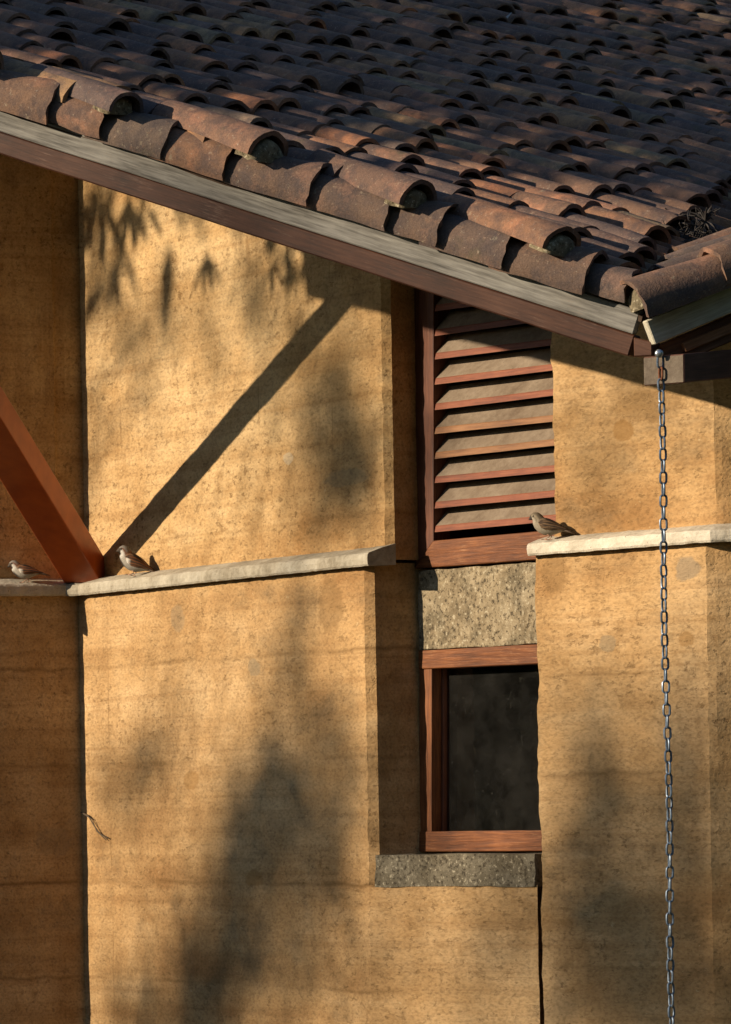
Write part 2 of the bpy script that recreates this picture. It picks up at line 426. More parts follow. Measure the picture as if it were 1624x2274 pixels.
# ------------------------------------------------------------------ openings
WOODR = lambda nm, ax, worn=None: wood(nm, [(.060, .018, .006), (.145, .046, .013), (.26, .092, .028)], ax, worn=worn, rough_=.55)
up = V(0, 0, 1)
W_H = WOODR('window_wood_level', aw, ((.40, .23, .12), .56, .65)); W_V = WOODR('window_wood_upright', up, ((.30, .20, .14), .60, .5))
W_SHADE = wood('shaded_louver_wood', [(.05, .017, .010), (.11, .036, .018), (.17, .060, .03)], up, rough_=.55)  # dark tone stands in for the return's shadow on the vent jamb
def wpt(px, py, off=0.): return on(px, py, W0 + nw*off, left_of(aw))   # point on the window plane, off metres proud
def member(name, quad, depth, mat, parent, off=0.):
    c = [wpt(x, y, off) for x, y in quad]
    return bevel(rough(box8(name, c + [q - nw*depth for q in c], mat, parent), .0012, 2, 25), .003)
def zl(px, z, off=0.):                                            # pixel row of height z at a pixel column of the window plane
    lo, hi = 0, 2400
    for _ in range(40):
        m_ = (lo+hi)/2
        if wpt(px, m_, off).z > z: lo = m_
        else: hi = m_
    return lo
def lev(x0, x1, y0, y1):                                          # level board: rows given at the left end x0
    za, zb = wpt(x0, y1).z, wpt(x0, y0).z
    return [(x0, y1), (x1, zl(x1, za)), (x1, zl(x1, zb)), (x0, y0)]
# louvred vent
lv = part(member('louver_vent', [(920, 1262), (963, 1203), (963, 560), (920, 545)], .07, W_SHADE, None))
br_ = lev(920, 1260, 1201, 1263); br_[3] = (962, 1201)
sub = lambda o, par: setattr(o, 'parent', par) or o
sub(member('bottom_rail', br_, .07, W_H, lv, .003), lv)
SL_TOP = concrete('dusty_slat', (.125, .088, .062), (.195, .148, .108), (.255, .20, .15))
SL_EDGE = wood('slat_edge', [(.09, .022, .009), (.18, .046, .018), (.26, .085, .036)], aw, rough_=.55)
SL_EDGE2 = wood('slat_edge_brown', [(.10, .038, .014), (.19, .080, .028), (.27, .125, .05)], aw, rough_=.55)
ys = [586, 641, 695, 748, 801.6, 857, 912.5, 967, 1020.5, 1076, 1131, 1183.7]
for i, y in enumerate(ys):
    A = wpt(961, y-2, -.004); z0 = A.z; L = .64
    e, dpt, ris = .021, .058, .060
    t = (-nw*dpt + up*ris).normalized(); w = math.hypot(dpt, ris); nn = (up*dpt + nw*ris).normalized()
    dz = random.uniform(-.0025, .0025)
    vs = []
    for s_, q in ((0, dz), (L, -dz)):
        Pq = A + aw*s_ + up*q
        vs += [Pq, Pq + up*e - nw*.004, Pq + up*e - nw*.004 + t*w, Pq + t*w]
    sl_o = mesh_obj('slat', vs, [(0, 4, 5, 1), (1, 5, 6, 2), (2, 6, 7, 3), (3, 7, 4, 0), (0, 1, 2, 3), (7, 6, 5, 4)],
                    [SL_TOP, SL_EDGE2 if i in (7, 8) else SL_EDGE], lv, mi=[1, 0, 0, 0, 1, 1])
    bevel(rough(sl_o, .001, 3, 12), .0015, 1)
# rough concrete lintel between vent and window
AGG = concrete('lintel_concrete', (.135, .100, .060), (.265, .208, .132), (.365, .300, .205), agg=True)
SILLC = concrete('sill_concrete', (.085, .072, .05), (.165, .14, .10), (.23, .20, .145), agg=True)
q = lev(929, 1260, 1268, 1444)
part(rough(member('lintel', q, .16, AGG, None, -.004), .004, 4, 30))
# glazed window
wd = part(member('window', [(931, 1850), (959, 1850), (959, 1484), (931, 1484)], .09, W_V, None, -.006))
sub(member('head_rail', lev(929, 1260, 1445, 1487), .09, W_H, wd), wd)
sub(member('bottom_rail', lev(931, 1260, 1847, 1892), .09, W_H, wd), wd)
sub(member('stop_bead', [(957, 1850), (985, 1850), (985, 1482), (957, 1482)], .03, W_SHADE, wd, -.045), wd)
gl = Mat('window_glass', .04, .5); gP = gl.pos()
gl.b.inputs['IOR'].default_value = 1.45; gl.b.inputs['Transmission Weight'].default_value = 1.0
gs = gl.t.nodes; lk = gl.t.links
tr = gs.new('ShaderNodeBsdfTransparent'); tr.inputs[0].default_value = (.42, .42, .42, 1)
gy = gs.new('ShaderNodeBsdfGlossy'); gy.inputs['Roughness'].default_value = .02
df = gs.new('ShaderNodeBsdfDiffuse'); df.inputs[0].default_value = (.52, .50, .46, 1)
fr_ = gs.new('ShaderNodeFresnel'); fr_.inputs[0].default_value = 1.5
m1 = gs.new('ShaderNodeMixShader'); lk.new(fr_.outputs[0], m1.inputs[0]); lk.new(tr.outputs[0], m1.inputs[1]); lk.new(gy.outputs[0], m1.inputs[2])
dust = gl.ramp(gl.noise(gP, 9, 6, .7), [(.35, .006), (.75, .026)])
spk = gl.ramp(gl.noise(gP, 140, 2, .5), [(.71, 0), (.77, .14)])
scr = gl.ramp(gl.noise(gl.map(gP, (60, 60, 6)), 1, 3, .7), [(.67, 0), (.76, .16)])
dm = gl.math('MAXIMUM', dust, gl.math('MAXIMUM', spk, gl.math('MULTIPLY', scr, .7)))
m2 = gs.new('ShaderNodeMixShader'); lk.new(dm, m2.inputs[0]); lk.new(m1.outputs[0], m2.inputs[1]); lk.new(df.outputs[0], m2.inputs[2])
lk.new(m2.outputs[0], gs['Material Output'].inputs[0])
sub(member('pane', [(950, 1860), (1260, 1860), (1260, 1475), (950, 1475)], .005, gl.m, wd, -.06), wd)
sub(member('inner_post', [(998, 1852), (1030, 1852), (1030, 1480), (998, 1480)], .05, plain('inner_post_plaster', (.16, .115, .07), .9, .1, var=.25, sc=12), wd, -.12), wd)
# sill
sq = [on(x, y, K1a, left_of(UW)) for x, y in ((835, 1966), (1190, 1969), (1190, 1899), (836, 1899))]
nu = V(UW.y, -UW.x, 0)
zb_, zt_ = sq[0].z, sq[3].z
for k in (0, 1): sq[k].z = zb_ - .006
for k in (2, 3): sq[k].z = zt_
sq = [s_ + nu*.004 for s_ in sq]
sill = part(box8('window_sill', sq + [s_ - nu*.28 for s_ in sq], SILLC, None))
rough(sill, .006, 9, 22)
# dark room behind the openings
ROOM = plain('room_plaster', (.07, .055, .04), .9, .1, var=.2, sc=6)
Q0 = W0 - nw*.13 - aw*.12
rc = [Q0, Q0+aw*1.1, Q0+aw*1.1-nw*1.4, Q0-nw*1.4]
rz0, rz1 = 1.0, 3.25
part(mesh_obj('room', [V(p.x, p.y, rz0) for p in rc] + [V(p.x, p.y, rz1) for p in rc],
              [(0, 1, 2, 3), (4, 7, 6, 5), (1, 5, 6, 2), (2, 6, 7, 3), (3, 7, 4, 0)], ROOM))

# ------------------------------------------------------------------ roof timbers
GREY = wood('weathered_board', [(.065, .06, .055), (.17, .162, .150), (.27, .26, .24)], VERGE, fine=.9, grain=.7, rough_=.85, worn=((.16, .09, .055), .58, .5))
GREY_LIT = wood('sunlit_weathered_board', [(.24, .22, .17), (.40, .37, .29), (.52, .48, .39)], U2, fine=1.2, rough_=.85)  # right barge board: grazing sunlight is put into this paler colour
BROWN = wood('rafter_wood', [(.016, .006, .004), (.048, .016, .008), (.082, .032, .017)], VERGE, rough_=.65, grain=.5, worn=((.17, .115, .09), .57, .6))
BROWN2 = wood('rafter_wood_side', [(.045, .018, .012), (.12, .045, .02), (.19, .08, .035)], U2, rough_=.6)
vh = V(VERGE.x, VERGE.y, 0).normalized(); vn = V(vh.y, -vh.x, 0)  # outward from the verge
if vn.y > 0: vn = -vn
vup = VERGE.cross(vn); vup = vup if vup.z > 0 else -vup
VT = on(1424, 690, V1, vn)                                        # top of the barge board at its foot
def along(px, py): return on(px, py, V1, vn)
gA, gB = VT - VERGE*3.6, VT - VERGE*.002
gh = (along(1424, 690) - along(1424, 748)).dot(vup)
bh = (along(700, 505) - along(700, 556)).dot(vup)
bb = part(prism('barge_board', gA, gB, vup, gh, .03, GREY, None, vn, 40)); rough(bb, .002, 0, 4)
rf = part(prism('verge_rafter', gA - vup*(gh+.001) - vn*.012, VT - VERGE*.0 - vup*(gh+.001) - vn*.012, vup, bh, .055, BROWN, None, vn, 40)); rough(rf, .002, 0, 5)
bevel(bb, .003, 1); bevel(rf, .004, 1)
# right-hand gable timbers
n2o = V(b2.y, -b2.x, 0)
u2up = U2.cross(n2o); u2up = u2up if u2up.z > 0 else -u2up
G2 = on(1436, 712, V1 + n2o*.03, n2o)
bb2 = part(prism('barge_board', G2 - U2*.0, G2 + U2*2.2, u2up, .072, .03, GREY_LIT, None, n2o, 20)); bevel(bb2, .003, 1)
R2 = on(1452, 772, V1 - n2o*.02, n2o)
part(bevel(prism('verge_rafter', R2 + U2*.02, R2 + U2*2.2, u2up, .07, .05, BROWN2, None, n2o, 10), .003, 1))
R3 = on(1516, 762, V1 - n2o*.005, n2o)
part(bevel(prism('batten', R3, R3 + U2*2.0, u2up, .028, .05, wood('batten_wood', [(.10, .04, .02), (.20, .085, .035), (.28, .15, .08)], U2), None, n2o, 10), .003, 1))
# valley beam with its sawn end, carries the rain chain
ED = plan(36); EN = V(ED.y, -ED.x, 0); BD = (-EN + up*.11).normalized()
BE = 13.90
Pe = at(1430, 857, BE); e_w = (on(1520, 852, Pe, EN) - Pe).length; e_h = at(1430, 793, BE).z - Pe.z
BW = wood('beam_wood', [(.04, .018, .012), (.075, .032, .022), (.12, .055, .038)], BD, rough_=.7)
EG = concrete('end_grain', (.085, .065, .05), (.15, .12, .092), (.21, .175, .135))
fr4 = [Pe, Pe+ED*e_w, Pe+ED*e_w+up*e_h, Pe+up*e_h]
beam = part(box8('valley_beam', fr4 + [p_ + BD*2.2 for p_ in fr4], [BW, EG], None))
beam.data.polygons[0].material_index = 1
bevel(beam, .003, 1)
tb = at(1408, 792, 13.97)
part(bevel(box8('trimmer_block', [tb, tb+vh*.055, tb+vh*.055+up*.04, tb+up*.055] + [p_ - vn*.08 for p_ in (tb, tb+vh*.055, tb+vh*.055+up*.04, tb+up*.055)], BROWN, None), .003, 1))

# ------------------------------------------------------------------ roof decks and tiles
DECK = plain('deck_boards', (.06, .04, .03), .9, .1, var=.3)
def deck(name, pts, N):
    return part(mesh_obj(name, pts + [p_ - N*.02 for p_ in pts], [tuple(range(len(pts))), tuple(range(2*len(pts)-1, len(pts)-1, -1))] +
                [(i, i+len(pts), (i+1) % len(pts)+len(pts), (i+1) % len(pts)) for i in range(len(pts))], DECK))
_g = V(N3.x/N3.z - N2.x/N2.z, N3.y/N3.z - N2.y/N2.z, 0).normalized(); VAL = left_of(_g); VAL = VAL if VAL.y > 0 else -VAL; VAL.z = z_roof(V1.x+VAL.x, V1.y+VAL.y) - V1.z
roof = deck('roof', [V1 - VERGE*3.6, V1, V1 + VAL*10.0, V1 + VAL*10.0 - D3*7, V1 - VERGE*3.6 + H3*5.0 - D3*5], N3)
roof2 = deck('roof', [V1 + U2*2.2, V1 + U2*2.2 + H2*3.0, V1 + VAL*4.0, V1 + VAL*.0 - n2o*.03], N2)

VTILE = clay('verge_clay', False, .6); TILE = clay('clay_tile'); TILEI = clay('clay_tile_joined', True)
MORTAR = concrete('bedding_mortar', (.09, .072, .045), (.17, .14, .09), (.24, .20, .13), agg=True)
def tile_geo(seed, L, rl, ru, th=.010, seg=12, nl=5, arc=178, chip=.006, wob=.003, flat=.95):
    """half-round clay tile: x = 0 upper end .. L lower end, z up"""
    rs = random.Random(seed); off = V(rs.random()*50, rs.random()*50, rs.random()*50)
    vs, fs = [], []
    for side in (0, 1):
        for i in range(nl+1):
            s = i/nl
            r = ru+(rl-ru)*s - (th if side else 0)
            r *= 1 + .012*math.sin(s*7+seed)
            for k in range(seg+1):
                an = R(90-arc/2 + arc*k/seg) if False else R((180-arc)/2 + arc*k/seg)
                y, z = -math.cos(an)*r, math.sin(an)*r*flat
                x = s*L
                v = V(x, y, z)
                nn = noise.noise(V(y, z, 0)*28+off)
                if i == nl: v.x += nn*chip*1.3 + noise.noise(V(y, z, 3)*90+off)*chip*.6
                if i == 0: v.x += nn*chip
                v += noise.noise_vector(V(x, y, z)*11+off)*wob
                vs.append(v)
    m = seg+1; o2 = (nl+1)*m
    for i in range(nl):
        for k in range(seg):
            fs.append((i*m+k, (i+1)*m+k, (i+1)*m+k+1, i*m+k+1))
            fs.append((o2+i*m+k, o2+i*m+k+1, o2+(i+1)*m+k+1, o2+(i+1)*m+k))
    for k in range(seg):
        fs.append((k, k+1, o2+k+1, o2+k)); e = nl*m
        fs.append((e+k+1, e+k, o2+e+k, o2+e+k+1))
    for i in range(nl):
        fs.append((i*m, o2+i*m, o2+(i+1)*m, (i+1)*m)); fs.append((i*m+seg, (i+1)*m+seg, o2+(i+1)*m+seg, o2+i*m+seg))
    return vs, fs
def tile_mesh(name, geo, mat):
    me = bpy.data.meshes.new(name); me.from_pydata([tuple(v) for v in geo[0]], [], geo[1]); me.materials.append(mat)
    for p in me.polygons: p.use_smooth = True
    bm = bmesh.new(); bm.from_mesh(me); bmesh.ops.recalc_face_normals(bm, faces=bm.faces[:])
    for e in bm.edges:
        if len(e.link_faces) == 2 and e.calc_face_angle(0) > .7: e.smooth = False
    bm.to_mesh(me); bm.free()
    return me
LT = .42
GEO = [tile_geo(s, LT, .066, .052, th=.012) for s in range(10)]
VAR = [tile_mesh('roof_tile', g, TILE) for g in GEO]
def frame(x, n):
    x = x.normalized(); y = n.cross(x).normalized(); z = x.cross(y)
    return Matrix((x, y, z)).transposed().to_4x4()
HI = Matrix.Translation(C0)
def put(name, me, M, parent):
    o = bpy.data.objects.new(name, me); col.objects.link(o); o.parent = parent
    o.matrix_basis = M; return o
# world -> roof parts: roof empties sit at world origin through the house inverse, so world coordinates hold
CW = .172
VK = VAL.dot(D3)/VAL.dot(H3)
def p_end(q):
    return (q/TV if q < 0 else VK*q)
cands = []; pans = []
rnd = random.Random(11)
i = -9
while True:
    q0 = i*CW + .045
    if q0 > 7.5: break
    q = q0 + rnd.uniform(-.008, .008)
    pe = p_end(q) - (-.10 if q < 0 else .10)
    p = pe; first = True; yawc = rnd.uniform(-.02, .02); off = rnd.uniform(0, .12) if q > 0 else 0
    p -= off*.4
    while True:
        base = V1 + D3*p + H3*q
        px, py = proj(base)
        if px < -260 or p < -10: break
        ex = rnd.uniform(.19, .34)
        inside = -150 < px and px - 250 < 1640 and -140 < py < 760
        if inside: cands.append((px, py, p, q, first, yawc, ex, base.y))
        p -= ex; first = False
    if q0 < 7.5:
        qp = q0 + CW/2; p = p_end(qp) - (.42 if qp < .05 else .02)
        while True:
            px, py = proj(V1 + D3*p + H3*qp)
            if px < -260 or p < -10: break
            if -150 < px < 1900 and -140 < py < 760: pans.append((p, qp))
            p -= .26
    i += 1
# nearest / largest shown first
vis = [c for c in cands if -60 < c[0] < 1700 and -30 < c[1] < 760]
vis.sort(key=lambda c: c[7]); keep = set(id(c) for c in vis[:296])
rest = []
print('tiles', len(cands), 'visible', len(vis), 'pans', len(pans))
for c in cands:
    px, py, p, q, first, yawc, ex, dep = c
    yaw = yawc + rnd.uniform(-.035, .035); tilt = rnd.uniform(.035, .065) - (.03 if first else 0)
    ax = (D3*math.cos(tilt) + N3*math.sin(tilt)); ax = (ax + H3*yaw).normalized()
    lift = rnd.uniform(.044, .060)
    if q < .05: lift = .112 if first else max(lift, .096 - .012*((p_end(q)+.07-p)/.3)) if p_end(q)-p < .8 else lift
    end = V1 + D3*p + H3*q + N3*lift
    sc = rnd.uniform(.88, 1.10) * (1.16 if q < .3 and p_end(q)-p < .5 else 1)
    roll = rnd.uniform(-.10, .10)
    Ln = LT*rnd.uniform(.96, 1.06)
    M = Matrix.Translation(end - ax*Ln) @ frame(ax, N3) @ Matrix.Rotation(roll, 4, 'X') @ Matrix.Diagonal((Ln/LT, sc, sc*rnd.uniform(.92, 1.05), 1))
    if id(c) in keep: put('roof_tile', VAR[rnd.randrange(10)], M, roof)
    else:
        g = GEO[rnd.randrange(10)]; rest.append(([M @ v for v in g[0]], g[1]))
    if first and q < .02 or (first and q < .7):
        # bedding mortar in the open end of the lowest cover tile
        mv, mf = [], []
        for k in range(6):
            s = [0, .35, .7, .9, 1, 1.02][k]; rr = [.053, .053, .052, .048, .034, .001][k]
            for j in range(13):
                an = math.pi*j/12; v = V(Ln*.80 + s*(Ln*.17), -math.cos(an)*rr*1.0, math.sin(an)*rr*.95 - .012)
                v += noise.noise_vector(v*40 + V(p*7, q*9, 1))*.007; mv.append(v)
        for k in range(5):
            for j in range(12): mf.append((k*13+j, k*13+j+1, (k+1)*13+j+1, (k+1)*13+j))
        mo = mesh_obj('mortar', mv, mf, MORTAR, roof, smooth=True); mo.matrix_basis = M
if rest:
    vs, fs = merge(rest); o = mesh_obj('roof_tile_field', vs, fs, TILEI, roof, smooth=True); tag(o, kind='stuff')
pg = tile_geo(77, .36, .066, .072, nl=2, seg=8)
pl = []
for p, q in pans:
    ax = (D3 + N3*.03).normalized()
    M = Matrix.Translation(V1 + D3*p + H3*q + N3*.080 - ax*.36) @ frame(ax, -N3)
    pl.append(([M @ v for v in pg[0]], pg[1]))
vs, fs = merge(pl); tag(mesh_obj('channel_tile_field', vs, fs, TILEI, roof, smooth=True), kind='stuff')

# verge tiles: a row of larger half-round tiles bedded on the barge board
ends = [-330, -200, -70, 124, 236, 378, 514, 703, 872, 984, 1132, 1308, 1393]
VGEO = {}
vax = VERGE
for k in range(len(ends)-1):
    x0, x1 = ends[k], ends[k+1]
    A = on(x0, 250, V1, vn); B = on(x1, 250, V1, vn)
    sA, sB = (A-VT).dot(vh)/vh.dot(VERGE), (B-VT).dot(vh)/vh.dot(VERGE)
    # station along the verge where the board's top edge meets that pixel column
    def station(px):
        lo, hi = -4.0, .5
        for _ in range(40):
            m_ = (lo+hi)/2
            if proj(VT + VERGE*m_)[0] < px: lo = m_
            else: hi = m_
        return lo
    s0, s1 = station(x0), station(x1)
    L = (s1-s0) + .055
    last = k == len(ends)-2
    rl = .092*random.uniform(.97, 1.03)*(1.0 if not last else .80)
    g = tile_geo(100+k, L, rl, rl*.76, th=.011, seg=16, nl=8, arc=180, chip=.008, wob=.0045)
    me = tile_mesh('verge_tile', g, VTILE)
    tilt = .052 + random.uniform(-.01, .02); ax = (VERGE*math.cos(tilt) + vup*math.sin(tilt)); ax = (ax + vn*random.uniform(.0, .03)).normalized()
    nn = (vup*math.cos(R(30)) + vn*math.sin(R(30)))
    end = VT + VERGE*s1 - vn*.016 + vup*(.041 + random.uniform(-.004, .004))
    M = Matrix.Translation(end - ax*L) @ frame(ax, nn)
    put('verge_tile', me, M, roof)
# bedding along the verge
bv, bf = [], []
for k in range(181):
    c = VT - VERGE*(k*.02) - vn*.07 + vup*.0
    for j in range(9):
        an = math.pi*j/8; v = c + vn*math.cos(an)*.055 + vup*math.sin(an)*.075
        v += noise.noise_vector(v*22)*.012; bv.append(v)
for k in range(180):
    for j in range(8): bf.append((k*9+j, k*9+j+1, (k+1)*9+j+1, (k+1)*9+j))
mesh_obj('bedding_mortar', bv, bf, MORTAR, roof, smooth=True)

# right-hand roof: verge row and a few columns
def tiles2(name, q, starts, rl, lift, roll_n, L0):
    for k, s in enumerate(starts):
        L = L0*random.uniform(.95, 1.05); g = tile_geo(300+int(q*100)+k, L, rl*random.uniform(.96, 1.05), rl*.86, th=.012, seg=14, nl=6, chip=.008, wob=.004)
        tl = random.uniform(.03, .06); ax = (-U2*math.cos(tl) + N2*math.sin(tl) + H2*random.uniform(-.02, .02)).normalized()
        end = V1 + U2*s + H2*q + N2*lift
        put(name, tile_mesh(name, g, VTILE), Matrix.Translation(end - ax*L) @ frame(ax, roll_n), roof2)
tiles2('verge_tile', -.02, [-.035, .24, .51, .78, 1.05, 1.32, 1.6], .088, .03, (N2*math.cos(R(25)) + n2o*math.sin(R(25))), .36)
pv, pf = [], []
for k in range(5):
    for j in range(13):
        an = math.pi*j/12; rr = (.080, .079, .072, .050, .002)[k]; v = V1 + U2*(.05 - .022*k) + H2*(-.02 - math.cos(an)*rr) + N2*(.02 + math.sin(an)*rr*.95)
        pv.append(v + noise.noise_vector(v*35)*.006)
for k in range(4):
    for j in range(12): pf.append((k*13+j, k*13+j+1, (k+1)*13+j+1, (k+1)*13+j))
mesh_obj('mortar', pv, pf, MORTAR, roof2, smooth=True)
for j in range(1, 4):
    q = .03 + j*.2
    s0 = q*.03
    # the valley: start where roof 2 rises above roof 1
    s0 = VAL.dot(U2)/VAL.dot(H2)*q + .03
    tiles2('roof_tile', q, [s0 + m_*.3 for m_ in range(7)], .080, .030, N2, .42)

# ------------------------------------------------------------------ brace
BR = Mat('brace_paint', .38, .35); bP = BR.pos()
bc = BR.ramp(BR.noise(bP, 14, 5, .6), [(.35, (.25, .045, .008)), (.65, (.34, .070, .012))])
bc = BR.mix(BR.ramp(BR.noise(bP, 120, 3), [(.72, 0), (.76, .5)]), bc, (.35, .2, .1))
BRACE = BR.done(bc)
fd = V(-.337, -.895, .615)
Fz = ZL + .058
F0 = C0U - b*.02 + a*.075; F0.z = Fz
fdh = V(fd.x, fd.y, 0).normalized(); fs_ = V(-fdh.y, fdh.x, 0)     # sideways
fs_ = fs_ if fs_.x > 0 else -fs_
hw = .070; dpth = .095
tU = 1.0/fd.normalized().z
ft = V(0, 0, 1)
top_l = 3.1
fdn = fd.normalized(); ov = (fs_.cross(fdn)).normalized(); ov = ov if ov.z > 0 else -ov
def foot(P):                                                       # slide along the brace to the level seat
    return P + fdn*((Fz-.012-P.z)/fdn.z)
c4 = [F0 - fs_*hw - ov*dpth*.5, F0 + fs_*hw - ov*dpth*.5, F0 + fs_*hw + ov*dpth*.5, F0 - fs_*hw + ov*dpth*.5]
bl = [foot(p_) for p_ in c4]; tl_ = [p_ + fdn*top_l for p_ in c4]
brace = part(mesh_obj('brace', bl + tl_, [(3, 2, 1, 0), (4, 5, 6, 7), (0, 1, 5, 4), (1, 2, 6, 5), (2, 3, 7, 6), (3, 0, 4, 7)], BRACE)); bevel(brace, .004, 2)

# ------------------------------------------------------------------ rain chain
STEEL = Mat('galvanised_steel', .42, .5); STEEL.b.inputs['Metallic'].default_value = .55
sP = STEEL.pos()
STEELM = STEEL.done(STEEL.ramp(STEEL.noise(sP, 60, 5, .65), [(.35, (.065, .095, .14)), (.65, (.17, .22, .30))]), None, STEEL.ramp(STEEL.noise(sP, 90, 3), [(.3, .3), (.7, .6)]))
RUST = plain('rusty_steel', (.16, .06, .03), .8, .3, .3, .35, 80)
lp = []
Ll, Wl, wr = .0405, .0250, .0034
hl, rw = Ll/2 - wr - (Wl/2 - wr), Wl/2 - wr
for k in range(20):
    an = 2*math.pi*k/20; lp.append(V(math.cos(an)*rw, 0, math.sin(an)*rw + (hl if math.sin(an) > 1e-6 else -hl if math.sin(an) < -1e-6 else 0)))
lp = [v for v in lp]
lv_, lf_ = tube(lp, wr, 7, closed=True)
LINK = tile_mesh('chain_link', (lv_, lf_), STEELM); LINKR = tile_mesh('chain_link', (lv_, lf_), RUST)
for me_ in (LINK, LINKR):
    for p_ in me_.polygons: p_.use_smooth = True
ctop = at(1467, 789, 13.86)
chain = empty('rain_chain', tuple(ctop)); tag(chain, 'grey galvanised steel rain chain hanging from the valley beam beneath the roof corner', 'chain')
pitch = Ll - 2*wr - .0012
n_l = int((ctop.z - .12)/pitch)
for k in range(n_l):
    o = bpy.data.objects.new('chain_link', LINKR if k == 1 else LINK); col.objects.link(o); o.parent = chain
    o.location = (.0025*math.sin(k*.21), 0, -.018 - k*pitch)
    o.rotation_euler = (random.uniform(-.02, .02), random.uniform(-.04, .04), R(20 + (90 if k % 2 else 0) + 14*math.sin(k*.37)) + random.uniform(-.15, .15))
bt = bpy.data.objects.new('bolt', None)
P = V(-.004, -.012, .004)
bv_, bf_ = merge([tube([P, P+V(.004, .05, 0)], .005, 10), tube([P+V(0, -.008, 0), P+V(0, -.005, 0), P], [.006, .011, .0125], 14)])
BOLT = plain('bolt_zinc', (.45, .47, .5), .35, .5, .9)
mesh_obj('bolt', bv_, bf_, BOLT, chain, smooth=True)

# ------------------------------------------------------------------ sparrows
def feather_mat(name):
    M = Mat(name, .85, .1)
    at_ = M.t.nodes.new('ShaderNodeAttribute'); at_.attribute_name = 'plumage'
    n = M.noise(M.map(M.obj(), (1, 1, 1)), 420, 3, .6)
    c = M.mix(.6, at_.outputs[0], M.mix(1, at_.outputs[0], M.ramp(n, [(.3, .6), (.7, 1.35)]), 'MULTIPLY'))
    return M.done(c, M.bump(n, .4, .002))
FEATH = feather_mat('plumage')
BEAK = plain('beak_horn', (.05, .038, .03), .5); EYE_M = plain('eye', (.006, .005, .005), .1, .6); LEG = plain('leg_skin', (.38, .22, .15), .6)
